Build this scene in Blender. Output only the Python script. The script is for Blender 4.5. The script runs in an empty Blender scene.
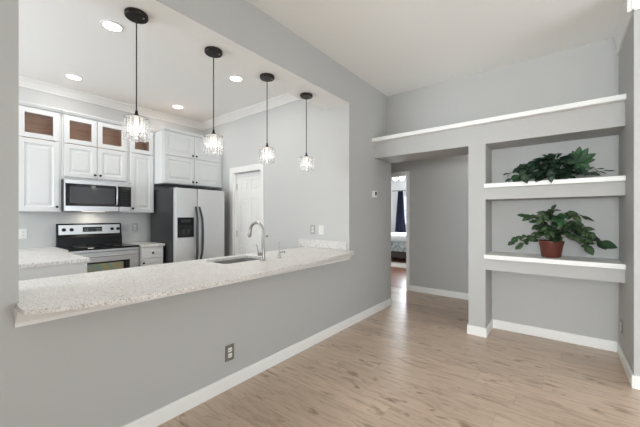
import bpy, bmesh, math, random
from mathutils import Vector, Matrix
random.seed(7)
sc = bpy.context.scene
COL = sc.collection

# ------------------------------------------------------------------ camera, sky, light, exposure
cam_d = bpy.data.cameras.new('camera')
cam = bpy.data.objects.new('camera', cam_d)
COL.objects.link(cam)
cam.location = (0, 0, 1.30)
cam.rotation_euler = (math.pi / 2, 0, math.radians(38.19))
cam_d.sensor_width = 36
cam_d.lens = 36 * 307.6 / 640
cam_d.shift_y = 2.9 / 640
cam_d.clip_start = 0.05
sc.camera = cam
sc.view_settings.view_transform = 'Standard'
sc.view_settings.look = 'None'
sc.view_settings.exposure = 0.19
sc.view_settings.gamma = 1
sc.view_settings.use_curve_mapping = False
sc.cycles.max_bounces = 10
sc.cycles.diffuse_bounces = 6
sc.cycles.transparent_max_bounces = 24

world = bpy.data.worlds.new('world')
sc.world = world
world.use_nodes = True
wb = world.node_tree.nodes['Background']
wb.inputs['Color'].default_value = (0.86, 0.93, 1.0, 1)
wb.inputs['Strength'].default_value = 1.6


def area_light(name, loc, direction, sx, sy, power, color=(1, 1, 1)):
    d = bpy.data.lights.new(name, 'AREA')
    d.shape = 'RECTANGLE'
    d.size, d.size_y = sx, sy
    d.energy = power
    d.color = color
    o = bpy.data.objects.new(name, d)
    COL.objects.link(o)
    o.location = loc
    o.rotation_euler = Vector(direction).to_track_quat('-Z', 'Y').to_euler()
    return o


# area lights as daylight; all windows but the bedroom's are unseen, placed for light
DAY = (0.855, 0.95, 1.035)
area_light('window_daylight', (0.3, -5.85, 1.6), (0, 1, 0.75), 1.3, 1.9, 405, (0.895, 0.95, 0.985))
area_light('window_daylight', (4.35, 1.75, 1.5), (-1, 0, 0.6), 2.2, 2.0, 75, DAY)
area_light('window_daylight', (-3.75, -2.0, 1.6), (0, 1, 0.5), 2.2, 1.4, 52, (0.89, 0.955, 1.02))
area_light('window_daylight', (-3.71, 10.33, 1.53), (0, -1, 0), 1.3, 0.95, 115, (0.9, 0.96, 1.02))


# ------------------------------------------------------------------ materials
def lin(r, g, b):
    def c(v):
        v /= 255
        return v / 12.92 if v <= 0.04045 else ((v + 0.055) / 1.055) ** 2.4
    return (c(r), c(g), c(b), 1)


def mat(name, col, rough=0.5, metal=0.0, spec=None, bump=0.0, bscale=200, coat=0.0):
    m = bpy.data.materials.new(name)
    m.use_nodes = True
    nt = m.node_tree
    p = nt.nodes['Principled BSDF']
    p.inputs['Base Color'].default_value = col
    p.inputs['Roughness'].default_value = rough
    p.inputs['Metallic'].default_value = metal
    p.inputs['Coat Weight'].default_value = coat
    if spec is not None:
        p.inputs['Specular IOR Level'].default_value = spec
    if bump:
        tc = nt.nodes.new('ShaderNodeTexCoord')
        n = nt.nodes.new('ShaderNodeTexNoise')
        n.inputs['Scale'].default_value = bscale
        n.inputs['Detail'].default_value = 3
        b = nt.nodes.new('ShaderNodeBump')
        b.inputs['Strength'].default_value = bump
        b.inputs['Distance'].default_value = 0.002
        nt.links.new(tc.outputs['Object'], n.inputs['Vector'])
        nt.links.new(n.outputs['Fac'], b.inputs['Height'])
        nt.links.new(b.outputs['Normal'], p.inputs['Normal'])
    return m


def emit(name, col, strength):
    m = bpy.data.materials.new(name)
    m.use_nodes = True
    nt = m.node_tree
    p = nt.nodes['Principled BSDF']
    p.inputs['Base Color'].default_value = col
    p.inputs['Emission Color'].default_value = col
    p.inputs['Emission Strength'].default_value = strength
    return m


def ramp(nt, fac, stops):
    r = nt.nodes.new('ShaderNodeValToRGB')
    els = r.color_ramp.elements
    els[0].position, els[0].color = stops[0]
    els[1].position, els[1].color = stops[-1]
    for pos, c in stops[1:-1]:
        e = els.new(pos)
        e.color = c
    nt.links.new(fac, r.inputs['Fac'])
    return r.outputs['Color']


def mth(nt, op, a, b=None, c=None):
    n = nt.nodes.new('ShaderNodeMath')
    n.operation = op
    for i, v in enumerate((a, b, c)):
        if v is None:
            continue
        if isinstance(v, (int, float)):
            n.inputs[i].default_value = v
        else:
            nt.links.new(v, n.inputs[i])
    return n.outputs[0]


def mixc(nt, fac, a, b, mode='MIX'):
    n = nt.nodes.new('ShaderNodeMix')
    n.data_type = 'RGBA'
    n.blend_type = mode
    for sock, v in ((n.inputs['Factor'], fac), (n.inputs['A'], a), (n.inputs['B'], b)):
        if isinstance(v, (int, float)):
            sock.default_value = v
        elif isinstance(v, tuple):
            sock.default_value = v
        else:
            nt.links.new(v, sock)
    return n.outputs['Result']


def noise(nt, vec, scale, detail=3, rough=0.5, dist=0.0):
    n = nt.nodes.new('ShaderNodeTexNoise')
    n.inputs['Scale'].default_value = scale
    n.inputs['Detail'].default_value = detail
    n.inputs['Roughness'].default_value = rough
    n.inputs['Distortion'].default_value = dist
    nt.links.new(vec, n.inputs['Vector'])
    return n.outputs['Fac']


def wood_floor(name, pale, mid, dark, rough=0.36):
    m = bpy.data.materials.new(name)
    m.use_nodes = True
    nt = m.node_tree
    p = nt.nodes['Principled BSDF']
    g = nt.nodes.new('ShaderNodeNewGeometry')
    s = nt.nodes.new('ShaderNodeSeparateXYZ')
    nt.links.new(g.outputs['Position'], s.inputs[0])
    x, y = s.outputs['X'], s.outputs['Y']
    yr = mth(nt, 'DIVIDE', y, 0.178)
    row = mth(nt, 'FLOOR', yr)
    wn = nt.nodes.new('ShaderNodeTexWhiteNoise')
    wn.noise_dimensions = '1D'
    nt.links.new(row, wn.inputs['W'])
    xs = mth(nt, 'DIVIDE', mth(nt, 'ADD', x, mth(nt, 'MULTIPLY', wn.outputs['Value'], 3.1)), 1.22)
    colm = mth(nt, 'FLOOR', xs)
    w2 = nt.nodes.new('ShaderNodeTexWhiteNoise')
    w2.noise_dimensions = '2D'
    cb = nt.nodes.new('ShaderNodeCombineXYZ')
    nt.links.new(row, cb.inputs[0])
    nt.links.new(colm, cb.inputs[1])
    nt.links.new(cb.outputs[0], w2.inputs['Vector'])
    pid = w2.outputs['Value']
    # grain coordinates, stretched along the plank and shifted for every plank
    cv = nt.nodes.new('ShaderNodeCombineXYZ')
    nt.links.new(mth(nt, 'MULTIPLY', x, 1.6), cv.inputs[0])
    nt.links.new(mth(nt, 'MULTIPLY', y, 13.0), cv.inputs[1])
    nt.links.new(mth(nt, 'MULTIPLY', pid, 37.0), cv.inputs[2])
    fine = noise(nt, cv.outputs[0], 3.2, 6, 0.62, 0.4)
    cv2 = nt.nodes.new('ShaderNodeCombineXYZ')
    nt.links.new(mth(nt, 'MULTIPLY', x, 2.6), cv2.inputs[0])
    nt.links.new(mth(nt, 'MULTIPLY', y, 8.5), cv2.inputs[1])
    nt.links.new(mth(nt, 'MULTIPLY', pid, 61.0), cv2.inputs[2])
    knots = noise(nt, cv2.outputs[0], 1.55, 3, 0.55, 1.1)
    base = ramp(nt, fine, [(0.30, mid), (0.52, pale), (0.8, tuple(min(1, c * 1.08) for c in pale[:3]) + (1,))])
    kf = ramp(nt, knots, [(0.585, (0, 0, 0, 1)), (0.72, (0.85, 0.85, 0.85, 1))])
    c1 = mixc(nt, kf, base, dark)
    tint = ramp(nt, pid, [(0.0, (0.88, 0.87, 0.86, 1)), (1.0, (1.05, 1.05, 1.05, 1))])
    c2 = mixc(nt, 1.0, c1, tint, 'MULTIPLY')
    fy = mth(nt, 'FRACT', yr)
    fx = mth(nt, 'FRACT', xs)
    seam = mth(nt, 'MAXIMUM', mth(nt, 'LESS_THAN', fy, 0.016), mth(nt, 'LESS_THAN', fx, 0.002))
    c3 = mixc(nt, mth(nt, 'MULTIPLY', seam, 0.45), c2, dark)
    nt.links.new(c3, p.inputs['Base Color'])
    p.inputs['Roughness'].default_value = rough
    bm_ = nt.nodes.new('ShaderNodeBump')
    bm_.inputs['Strength'].default_value = 0.05
    bm_.inputs['Distance'].default_value = 0.003
    nt.links.new(fine, bm_.inputs['Height'])
    nt.links.new(bm_.outputs['Normal'], p.inputs['Normal'])
    return m


def granite(name):
    m = bpy.data.materials.new(name)
    m.use_nodes = True
    nt = m.node_tree
    p = nt.nodes['Principled BSDF']
    g = nt.nodes.new('ShaderNodeNewGeometry')
    big = noise(nt, g.outputs['Position'], 7, 3, 0.6, 0.2)
    med = noise(nt, g.outputs['Position'], 48, 4, 0.7)
    fin = noise(nt, g.outputs['Position'], 150, 2, 0.6)
    c0 = ramp(nt, big, [(0.35, lin(232, 229, 224)), (0.6, lin(240, 238, 235))])
    c1 = mixc(nt, ramp(nt, med, [(0.52, (0, 0, 0, 1)), (0.66, (0.6, 0.6, 0.6, 1))]), c0, lin(172, 168, 164))
    c2 = mixc(nt, ramp(nt, fin, [(0.54, (0, 0, 0, 1)), (0.64, (0.85, 0.85, 0.85, 1))]), c1, lin(132, 129, 126))
    nt.links.new(c2, p.inputs['Base Color'])
    p.inputs['Roughness'].default_value = 0.36
    return m


def wood_grain(name, a, b, axis_scale=(1.5, 2.0, 22), rough=0.5):
    m = bpy.data.materials.new(name)
    m.use_nodes = True
    nt = m.node_tree
    p = nt.nodes['Principled BSDF']
    g = nt.nodes.new('ShaderNodeNewGeometry')
    mp = nt.nodes.new('ShaderNodeMapping')
    mp.inputs['Scale'].default_value = axis_scale
    nt.links.new(g.outputs['Position'], mp.inputs['Vector'])
    f = noise(nt, mp.outputs['Vector'], 2.5, 5, 0.6, 0.5)
    nt.links.new(ramp(nt, f, [(0.3, a), (0.7, b)]), p.inputs['Base Color'])
    p.inputs['Roughness'].default_value = rough
    return m


def clear_pane(name, gloss=0.08):
    m = bpy.data.materials.new(name)
    m.use_nodes = True
    nt = m.node_tree
    nt.nodes.remove(nt.nodes['Principled BSDF'])
    out = nt.nodes['Material Output']
    t = nt.nodes.new('ShaderNodeBsdfTransparent')
    gl = nt.nodes.new('ShaderNodeBsdfGlossy')
    gl.inputs['Roughness'].default_value = 0.03
    mx = nt.nodes.new('ShaderNodeMixShader')
    mx.inputs[0].default_value = gloss
    nt.links.new(t.outputs[0], mx.inputs[1])
    nt.links.new(gl.outputs[0], mx.inputs[2])
    nt.links.new(mx.outputs[0], out.inputs['Surface'])
    return m


def crystal(name):
    m = bpy.data.materials.new(name)
    m.use_nodes = True
    nt = m.node_tree
    nt.nodes.remove(nt.nodes['Principled BSDF'])
    out = nt.nodes['Material Output']
    t = nt.nodes.new('ShaderNodeBsdfTransparent')
    gl = nt.nodes.new('ShaderNodeBsdfGlass')
    gl.inputs['Roughness'].default_value = 0.06
    gl.inputs['IOR'].default_value = 1.5
    tr = nt.nodes.new('ShaderNodeBsdfTranslucent')
    tr.inputs['Color'].default_value = (0.95, 0.95, 0.95, 1)
    mx = nt.nodes.new('ShaderNodeMixShader')
    mx.inputs[0].default_value = 0.55
    mx2 = nt.nodes.new('ShaderNodeMixShader')
    mx2.inputs[0].default_value = 0.04
    nt.links.new(t.outputs[0], mx.inputs[1])
    nt.links.new(gl.outputs[0], mx.inputs[2])
    nt.links.new(mx.outputs[0], mx2.inputs[1])
    nt.links.new(tr.outputs[0], mx2.inputs[2])
    nt.links.new(mx2.outputs[0], out.inputs['Surface'])
    return m


def glow_bulb(name):
    m = bpy.data.materials.new(name)
    m.use_nodes = True
    nt = m.node_tree
    nt.nodes.remove(nt.nodes['Principled BSDF'])
    out = nt.nodes['Material Output']
    t = nt.nodes.new('ShaderNodeBsdfTransparent')
    e_ = nt.nodes.new('ShaderNodeEmission')
    e_.inputs['Color'].default_value = (1.0, 0.95, 0.88, 1)
    e_.inputs['Strength'].default_value = 1.6
    mx = nt.nodes.new('ShaderNodeMixShader')
    mx.inputs[0].default_value = 0.45
    nt.links.new(t.outputs[0], mx.inputs[1])
    nt.links.new(e_.outputs[0], mx.inputs[2])
    nt.links.new(mx.outputs[0], out.inputs['Surface'])
    return m


def leaf_mat(name, edge, centre, rough=0.45):
    m = bpy.data.materials.new(name)
    m.use_nodes = True
    nt = m.node_tree
    p = nt.nodes['Principled BSDF']
    uv = nt.nodes.new('ShaderNodeUVMap')
    s = nt.nodes.new('ShaderNodeSeparateXYZ')
    nt.links.new(uv.outputs[0], s.inputs[0])
    d = mth(nt, 'ABSOLUTE', mth(nt, 'SUBTRACT', s.outputs['X'], 0.5))
    g = nt.nodes.new('ShaderNodeNewGeometry')
    n = noise(nt, g.outputs['Position'], 14, 3, 0.6)
    k = mth(nt, 'SUBTRACT', mth(nt, 'MULTIPLY', n, 0.9), mth(nt, 'MULTIPLY', d, 0.9))
    c = ramp(nt, k, [(0.10, edge), (0.42, centre)])
    n2 = noise(nt, g.outputs['Position'], 5, 1)
    c = mixc(nt, 1.0, c, ramp(nt, n2, [(0.35, (0.55, 0.6, 0.55, 1)), (0.65, (1.25, 1.2, 1.1, 1))]), 'MULTIPLY')
    nt.links.new(c, p.inputs['Base Color'])
    p.inputs['Roughness'].default_value = rough
    return m


def oven_glass(name):
    m = bpy.data.materials.new(name)
    m.use_nodes = True
    nt = m.node_tree
    p = nt.nodes['Principled BSDF']
    g = nt.nodes.new('ShaderNodeNewGeometry')
    f = noise(nt, g.outputs['Position'], 4.2, 2, 0.5, 0.5)
    c = ramp(nt, f, [(0.28, lin(164, 134, 114)), (0.42, lin(156, 150, 118)), (0.55, lin(124, 146, 138)), (0.70, lin(160, 154, 112))])  # warm and teal blotches imitate reflections and the coating's iridescence
    nt.links.new(c, p.inputs['Base Color'])
    p.inputs['Roughness'].default_value = 0.15
    return m


def quilt(name):
    m = bpy.data.materials.new(name)
    m.use_nodes = True
    nt = m.node_tree
    p = nt.nodes['Principled BSDF']
    g = nt.nodes.new('ShaderNodeNewGeometry')
    f = noise(nt, g.outputs['Position'], 7, 4, 0.7, 1.0)
    c = ramp(nt, f, [(0.35, lin(96, 118, 122)), (0.5, lin(160, 172, 172)), (0.65, lin(205, 208, 205))])
    nt.links.new(c, p.inputs['Base Color'])
    p.inputs['Roughness'].default_value = 0.9
    return m


PAINT = mat('grey_wall_paint', lin(186, 186, 184), 0.62, bump=0.08, bscale=160)
KPAINT = mat('pale_grey_wall_paint', lin(206, 207, 206), 0.6, bump=0.06, bscale=160)
CEIL = mat('white_ceiling_paint', lin(248, 248, 246), 0.8, bump=0.1, bscale=120)
TRIM = mat('white_trim_paint', lin(242, 242, 240), 0.38)
CAB = mat('white_cabinet_paint', lin(226, 227, 227), 0.35)
FLOOR = wood_floor('oak_plank_floor', lin(199, 178, 158), lin(173, 150, 129), lin(138, 113, 94), 0.3)
BFLOOR = wood_floor('brown_plank_floor', lin(150, 102, 78), lin(124, 82, 62), lin(74, 48, 38), 0.3)
GRAN = granite('white_speckled_granite')
STEEL = mat('brushed_steel', lin(196, 197, 198), 0.32, 0.85)
NICKEL = mat('brushed_nickel', lin(172, 170, 166), 0.3, 0.9)
BASIN = mat('sink_steel', lin(160, 158, 154), 0.4, 0.5)
FRIDGE = mat('fridge_steel', lin(205, 206, 207), 0.45, 0.3)
BLACK = mat('black_plastic', lin(13, 13, 14), 0.4, spec=0.3)
BLACKGL = mat('black_glass', lin(12, 12, 13), 0.06)
CASE = mat('dark_appliance_case', lin(42, 42, 44), 0.3)
SMOKE = mat('smoked_glass', lin(62, 63, 66), 0.1)
DARKH = mat('dark_handle_metal', lin(70, 70, 73), 0.35, 0.6)
BRONZE = mat('dark_bronze', lin(46, 42, 40), 0.4, 0.7)
CORD = mat('pendant_cord', lin(60, 56, 54), 0.6)
KNOB = mat('black_knob', lin(30, 29, 28), 0.35, 0.3)
CABWOOD = wood_grain('cabinet_interior_wood', lin(208, 166, 134), lin(230, 192, 162))
BOUNCECUT = mat('dark_bounce_cut', lin(120, 96, 76), 0.8)  # for unseen dark tops added to cut light bounced onto the ceiling
PANE = clear_pane('clear_pane')
CRYSTAL = crystal('crystal_glass')
BULB = glow_bulb('bulb_glow')
LENS = emit('downlight_lens', (1.0, 0.97, 0.92, 1), 9)
PLATEW = mat('white_plastic', lin(236, 236, 233), 0.35)
PLATEM = mat('light_grey_plate', lin(176, 176, 174), 0.4)
PLATEG = mat('grey_metal_plate', lin(140, 138, 132), 0.35, 0.6)
SLOT = mat('dark_slot', lin(40, 40, 40), 0.5)
DISP = mat('display_window', lin(28, 34, 32), 0.1)
MARK = mat('control_marking', lin(150, 160, 150), 0.5)
OVEN = oven_glass('coated_glass_painted_sheen')
POT = mat('red_brown_plastic_pot', lin(104, 54, 44), 0.4)
SOIL = mat('potting_soil', lin(44, 34, 28), 0.95, bump=0.8, bscale=90)
LEAF = leaf_mat('dark_variegated_leaf', lin(34, 56, 38), lin(76, 98, 64))
LEAFB = leaf_mat('bright_green_leaf', lin(28, 68, 36), lin(42, 84, 48), 0.6)
LEAFD = leaf_mat('deep_green_leaf', lin(30, 54, 40), lin(58, 84, 66))
STEM = mat('green_stem', lin(70, 74, 46), 0.7)
NAVY = mat('navy_curtain_cloth', lin(52, 52, 76), 0.9)
SHEET = mat('white_sheet', lin(236, 238, 240), 0.9)
QUILT = quilt('blue_grey_quilt')
DARKW = mat('dark_bed_frame', lin(44, 36, 34), 0.5)
RUG = mat('pale_rug', lin(206, 198, 190), 0.95, bump=0.6, bscale=300)
GLOBE = emit('globe_glow', (1.0, 0.97, 0.92, 1), 5)


# ------------------------------------------------------------------ mesh helpers
class MB:
    def __init__(s):
        s.bm = bmesh.new()

    def _merge(s, t, mi=0):
        me = bpy.data.meshes.new('tmp')
        for f in t.faces:
            f.material_index = mi
        t.to_mesh(me)
        t.free()
        s.bm.from_mesh(me)
        bpy.data.meshes.remove(me)

    def box(s, x0, x1, y0, y1, z0, z1, bev=0.0, seg=2):
        t = bmesh.new()
        bmesh.ops.create_cube(t, size=1)
        for v in t.verts:
            v.co = Vector(((x0 + x1) / 2 + v.co.x * (x1 - x0), (y0 + y1) / 2 + v.co.y * (y1 - y0), (z0 + z1) / 2 + v.co.z * (z1 - z0)))
        if bev:
            bmesh.ops.bevel(t, geom=t.edges[:], offset=bev, segments=seg, profile=0.5, affect='EDGES')
        s._merge(t)
        return s

    def lathe(s, cx, cy, prof, n=28, axis='Z', cz=0):
        """prof: (radius, height) pairs; axis Z, X or Y through the centre"""
        t = bmesh.new()
        rings = []
        for r, hgt in prof:
            ring = []
            for k in range(n):
                a = 2 * math.pi * k / n
                u, w = r * math.cos(a), r * math.sin(a)
                if axis == 'Z':
                    co = (cx + u, cy + w, cz + hgt)
                elif axis == 'X':
                    co = (cx + hgt, cy + u, cz + w)
                else:
                    co = (cx + u, cy + hgt, cz + w)
                ring.append(t.verts.new(co))
            rings.append(ring)
        for a, b in zip(rings, rings[1:]):
            for k in range(n):
                t.faces.new((a[k], a[(k + 1) % n], b[(k + 1) % n], b[k]))
        t.faces.new(rings[0])
        t.faces.new(rings[-1])
        bmesh.ops.remove_doubles(t, verts=t.verts, dist=1e-6)
        bmesh.ops.recalc_face_normals(t, faces=t.faces)
        s._merge(t)
        return s

    def tube(s, pts, r, n=10):
        """round tube along a polyline; r is a number or one per point"""
        pts = [Vector(p) for p in pts]
        rs = r if isinstance(r, (list, tuple)) else [r] * len(pts)
        t = bmesh.new()
        rings = []
        up = None
        for i, p in enumerate(pts):
            d = (pts[min(i + 1, len(pts) - 1)] - pts[max(i - 1, 0)]).normalized()
            if up is None:
                up = d.orthogonal().normalized()
            else:
                up = (up - d * up.dot(d)).normalized()
            q = d.cross(up)
            rings.append([t.verts.new(p + (up * math.cos(2 * math.pi * k / n) + q * math.sin(2 * math.pi * k / n)) * rs[i]) for k in range(n)])
        for a, b in zip(rings, rings[1:]):
            for k in range(n):
                t.faces.new((a[k], a[(k + 1) % n], b[(k + 1) % n], b[k]))
        t.faces.new(rings[0])
        t.faces.new(rings[-1])
        bmesh.ops.recalc_face_normals(t, faces=t.faces)
        s._merge(t)
        return s

    def prism(s, poly, a, b, plane='YZ'):
        """extrude a polygon: plane YZ along X, XZ along Y, XY along Z from a to b"""
        t = bmesh.new()

        def mk(u, w, k):
            return {'YZ': (k, u, w), 'XZ': (u, k, w), 'XY': (u, w, k)}[plane]
        A = [t.verts.new(mk(u, w, a)) for u, w in poly]
        B = [t.verts.new(mk(u, w, b)) for u, w in poly]
        n = len(poly)
        t.faces.new(A)
        t.faces.new(B)
        for k in range(n):
            t.faces.new((A[k], A[(k + 1) % n], B[(k + 1) % n], B[k]))
        bmesh.ops.recalc_face_normals(t, faces=t.faces)
        s._merge(t)
        return s

    def rings(s, x_front, y0, y1, z0, z1, thick, rings, d=1):
        """slab in the YZ plane facing d*X whose front face steps through (inset, depth) rings"""
        t = bmesh.new()

        def rect(i, x):
            return [t.verts.new(c) for c in ((x, y0 + i, z0 + i), (x, y1 - i, z0 + i), (x, y1 - i, z1 - i), (x, y0 + i, z1 - i))]
        rs = [rect(0, x_front - d * thick)] + [rect(i, x_front - d * dep) for i, dep in rings]
        t.faces.new(rs[0])
        for a, b in zip(rs, rs[1:]):
            for k in range(4):
                t.faces.new((a[k], a[(k + 1) % 4], b[(k + 1) % 4], b[k]))
        t.faces.new(rs[-1])
        bmesh.ops.recalc_face_normals(t, faces=t.faces)
        s._merge(t)
        return s

    def build(s, name, m, parent=None, smooth=False, origin=None):
        bm = s.bm
        if parent is not None:
            o0 = Vector(parent['_o'])
        elif origin is not None:
            o0 = Vector(origin)
        else:
            xs = [v.co for v in bm.verts]
            o0 = Vector(((min(c.x for c in xs) + max(c.x for c in xs)) / 2, (min(c.y for c in xs) + max(c.y for c in xs)) / 2, min(c.z for c in xs)))
        for v in bm.verts:
            v.co -= o0
        me = bpy.data.meshes.new(name)
        bm.to_mesh(me)
        bm.free()
        me.materials.append(m)
        if smooth:
            me.polygons.foreach_set('use_smooth', [True] * len(me.polygons))
            me.set_sharp_from_angle(angle=math.radians(40))
        o = bpy.data.objects.new(name, me)
        COL.objects.link(o)
        if parent is not None:
            o.parent = parent
            o['_o'] = tuple(o0)
        else:
            o.location = o0
            o['_o'] = tuple(o0)
        return o


def B(*a, **k):
    return MB().box(*a, **k)


def thing(name, label, cat, loc, group=None):
    o = bpy.data.objects.new(name, None)
    o.empty_display_size = 0.1
    COL.objects.link(o)
    o.location = loc
    o['_o'] = tuple(loc)
    return tag(o, label, cat, group)


def tag(o, label, cat, group=None):
    o['label'] = label
    o['category'] = cat
    if group:
        o['group'] = group
    return o


def struct(o, label=None, cat=None):
    o['kind'] = 'structure'
    if label:
        o['label'] = label
    if cat:
        o['category'] = cat
    return o


def sroot(name, loc, label, cat):
    o = thing(name, label, cat, loc)
    o['kind'] = 'structure'
    return o


# ------------------------------------------------------------------ the setting
W, XS, YP = -1.98, -5.12, 3.075      # main face of the pass-through wall, stove wall, pantry wall
H, HK = 3.025, 2.965                 # ceilings
WT = W - 0.37
OY0, OY1 = 0.257, YP                 # pass-through opening
SOF = 2.64
YN, YF = 3.70, 4.08                  # niche front and back
XR = 0.428                           # niche right wall
XC0, XC1 = -0.815, -0.647              # column
YH = 5.20                            # hall far wall
YW = 4.21                            # end of the pass-through wall

struct(B(-5.3, 4.6, -6.1, YH + 0.06, -0.08, 0).build('floor', FLOOR), 'pale oak plank floor with brown knots', 'floor')
struct(B(-6.2, -0.8, YH + 0.06, 10.5, -0.08, 0).build('floor_bedroom', BFLOOR), 'brown plank floor of the room beyond the hall', 'floor')

m = MB()
m.box(WT, W, -6.0, OY0, 0, H)                      # beside the opening, left
m.box(W - 0.12, W, OY0, OY1, 0, 0.876)             # half wall
m.box(WT, W, OY0, OY1, SOF, H)                     # header
m.box(WT, W, OY1, YW, 0, 0.876)                    # beside the opening, right
m.box(WT, W, OY1, YW, 0.876, SOF)
m.box(WT, W, OY1, YW, SOF, H)
wl = struct(m.build('wall_left', PAINT), 'grey wall with the wide kitchen pass-through opening', 'wall')
wl.data.materials.append(KPAINT)                   # the right jamb carries the kitchen's paint
wl.data.materials.append(CEIL)  # whiter coat lightens the header soffit in place of light bounced from below
for p_ in wl.data.polygons:
    c_ = wl.matrix_basis @ p_.center
    if p_.normal.y < -0.9 and abs(c_.y - OY1) < 0.01 and c_.z > 0.9:
        p_.material_index = 1
    elif p_.normal.z < -0.9 and abs(c_.z - SOF) < 0.01:
        p_.material_index = 2

struct(B(XS - 0.12, XS, -2.2, YP + 0.12, 0, H).build('wall_stove', KPAINT), 'pale grey kitchen wall behind the range', 'wall')
DX0, DX1, DZ = -4.195, -3.54, 2.0
m = MB()
m.box(XS, DX0, YP, YP + 0.12, 0, H)
m.box(DX1, WT, YP, YP + 0.12, 0, H)
m.box(DX0, DX1, YP, YP + 0.12, DZ, H)
struct(m.build('wall_pantry', KPAINT), 'pale grey kitchen wall holding the white panel door', 'wall')
m = MB()
m.box(XS, -4.9, -2.2, -2.1, 0, H)
m.box(-2.6, WT, -2.2, -2.1, 0, H)
m.box(-4.9, -2.6, -2.2, -2.1, 0, 0.85)
m.box(-4.9, -2.6, -2.2, -2.1, 2.35, H)
struct(m.build('wall_kitchen', KPAINT))
struct(B(XS - 0.12, WT, -2.2, YP + 0.12, HK, H + 0.1).build('ceiling_kitchen', CEIL), 'white kitchen ceiling with four downlights', 'ceiling')
struct(B(WT - 0.02, 4.6, -6.1, YF + 0.12, H, H + 0.1).build('ceiling', CEIL), 'white ceiling of the front room', 'ceiling')

m = MB()                                            # upper wall and niche back
m.box(W, XR, YF, YF + 0.12, 2.08, H)
m.box(XC1, XR, YF, YF + 0.12, 0, 2.08)
m.box(XC0, XC1, YN, YF + 0.12, 0, 2.08)             # column
m.box(W, XR, YN, YF, 2.08, 2.288)                   # dropped header under the ledge
m.box(XC1, XR, YN, YF, 1.482, 1.604)                # niche shelf boxes
m.box(XC1, XR, YN, YF, 0.727, 0.848)
struct(m.build('wall_niche', PAINT), 'grey wall with three stacked open niches and a ledge', 'wall')
struct(B(XR, 4.6, 3.30, YF + 0.12, 0, H).build('wall_right', PAINT), 'grey wall standing forward at the right of the niches', 'wall')

# white caps
struct(B(W + 0.001, XR - 0.001, YN - 0.075, YF, 2.288, 2.335, 0.004).build('trim_1', TRIM), 'long white ledge board running across the niche wall', 'trim')
struct(B(XC1 - 0.008, XR - 0.001, YN - 0.045, YF, 1.604, 1.648, 0.004).build('trim_2', TRIM), 'white cap board of the upper niche shelf', 'trim')
struct(B(XC1 - 0.008, XR - 0.001, YN - 0.045, YF, 0.848, 0.893, 0.004).build('trim_3', TRIM), 'white cap board of the lower niche shelf', 'trim')
# moulding under the pass-through counter
cove = [(W, 0.79), (W + 0.014, 0.79), (W + 0.02, 0.81), (W + 0.045, 0.835), (W + 0.075, 0.86), (W + 0.08, 0.876), (W, 0.876)]
struct(MB().prism(cove, 0.243, 3.06, 'XZ').build('trim_4', TRIM), 'white moulding under the stone counter', 'trim')


def crown(x_or_y, sgn, a, b, z, plane, hgt=0.1, dep=0.085):
    pr = [(0, 0), (dep, 0), (dep, -0.018), (dep * 0.72, -hgt * 0.35), (dep * 0.35, -hgt * 0.72), (0.014, -hgt * 0.86), (0.014, -hgt), (0, -hgt)]
    return [(x_or_y + sgn * d, z + q) for d, q in pr], a, b, plane


m = MB()
m.prism(*crown(XS, 1, -2.1, YP, HK, 'XZ'))
m.prism(*crown(YP, -1, XS, WT, HK, 'YZ'))
struct(m.build('trim_5', TRIM), 'white crown moulding round the kitchen ceiling', 'trim')
m = MB()
m.prism(*crown(XR, -1, 3.262, YF, H, 'XZ', 0.17, 0.038))
m.prism(*crown(3.30, -1, XR - 0.038, 4.5, H, 'YZ', 0.17, 0.038))
struct(m.build('trim_6', TRIM), 'short white crown moulding at the right corner of the ceiling', 'trim')

# baseboards
BH, BT = 0.10, 0.014


def base(name, boxes, label):
    mm = MB()
    for b_ in boxes:
        mm.box(*b_, 0, BH, 0.003, 1)
    struct(mm.build(name, TRIM), label, 'baseboard')


base('baseboard_left', [(W, W + BT, -0.99, YW)], 'white baseboard along the pass-through wall')
base('baseboard_niche', [(XC0 - BT, XC1 + BT, YN - BT, YN), (XC1, XC1 + BT, YN, YF - BT), (XC0 - BT, XC0, YN, YF + 0.12),
                         (XC1, XR, YF - BT, YF), (XR - BT, XR, 3.30 - BT, YF - BT)], 'white baseboard round the column and niche')
base('baseboard_right', [(XR, 4.5, 3.30 - BT, 3.30)], 'white baseboard of the right wall')
base('baseboard_hall', [(-2.092, 0.9, YH - BT, YH)], 'white baseboard along the hall wall')

# rest of the front room, behind the viewpoint, with an added light blocker
m = MB()
m.box(WT, -0.45, -6.1, -6.0, 0, H)
m.box(1.05, 4.6, -6.1, -6.0, 0, H)
m.box(-0.45, 1.05, -6.1, -6.0, 0, 0.5)
m.box(-0.45, 1.05, -6.1, -6.0, 2.6, H)
struct(m.build('wall_back', PAINT))
m = MB()
m.box(4.5, 4.6, -6.0, 0.6, 0, H)
m.box(4.5, 4.6, 2.9, 3.3, 0, H)
m.box(4.5, 4.6, 0.6, 2.9, 0, 0.4)
m.box(4.5, 4.6, 0.6, 2.9, 2.55, H)
struct(m.build('wall_side', PAINT))
struct(B(W, -0.68, -1.12, -1.0, 0, H).build('wall_light_blocker', PAINT))  # unseen wall added to shade the floor along the pass-through wall

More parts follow.
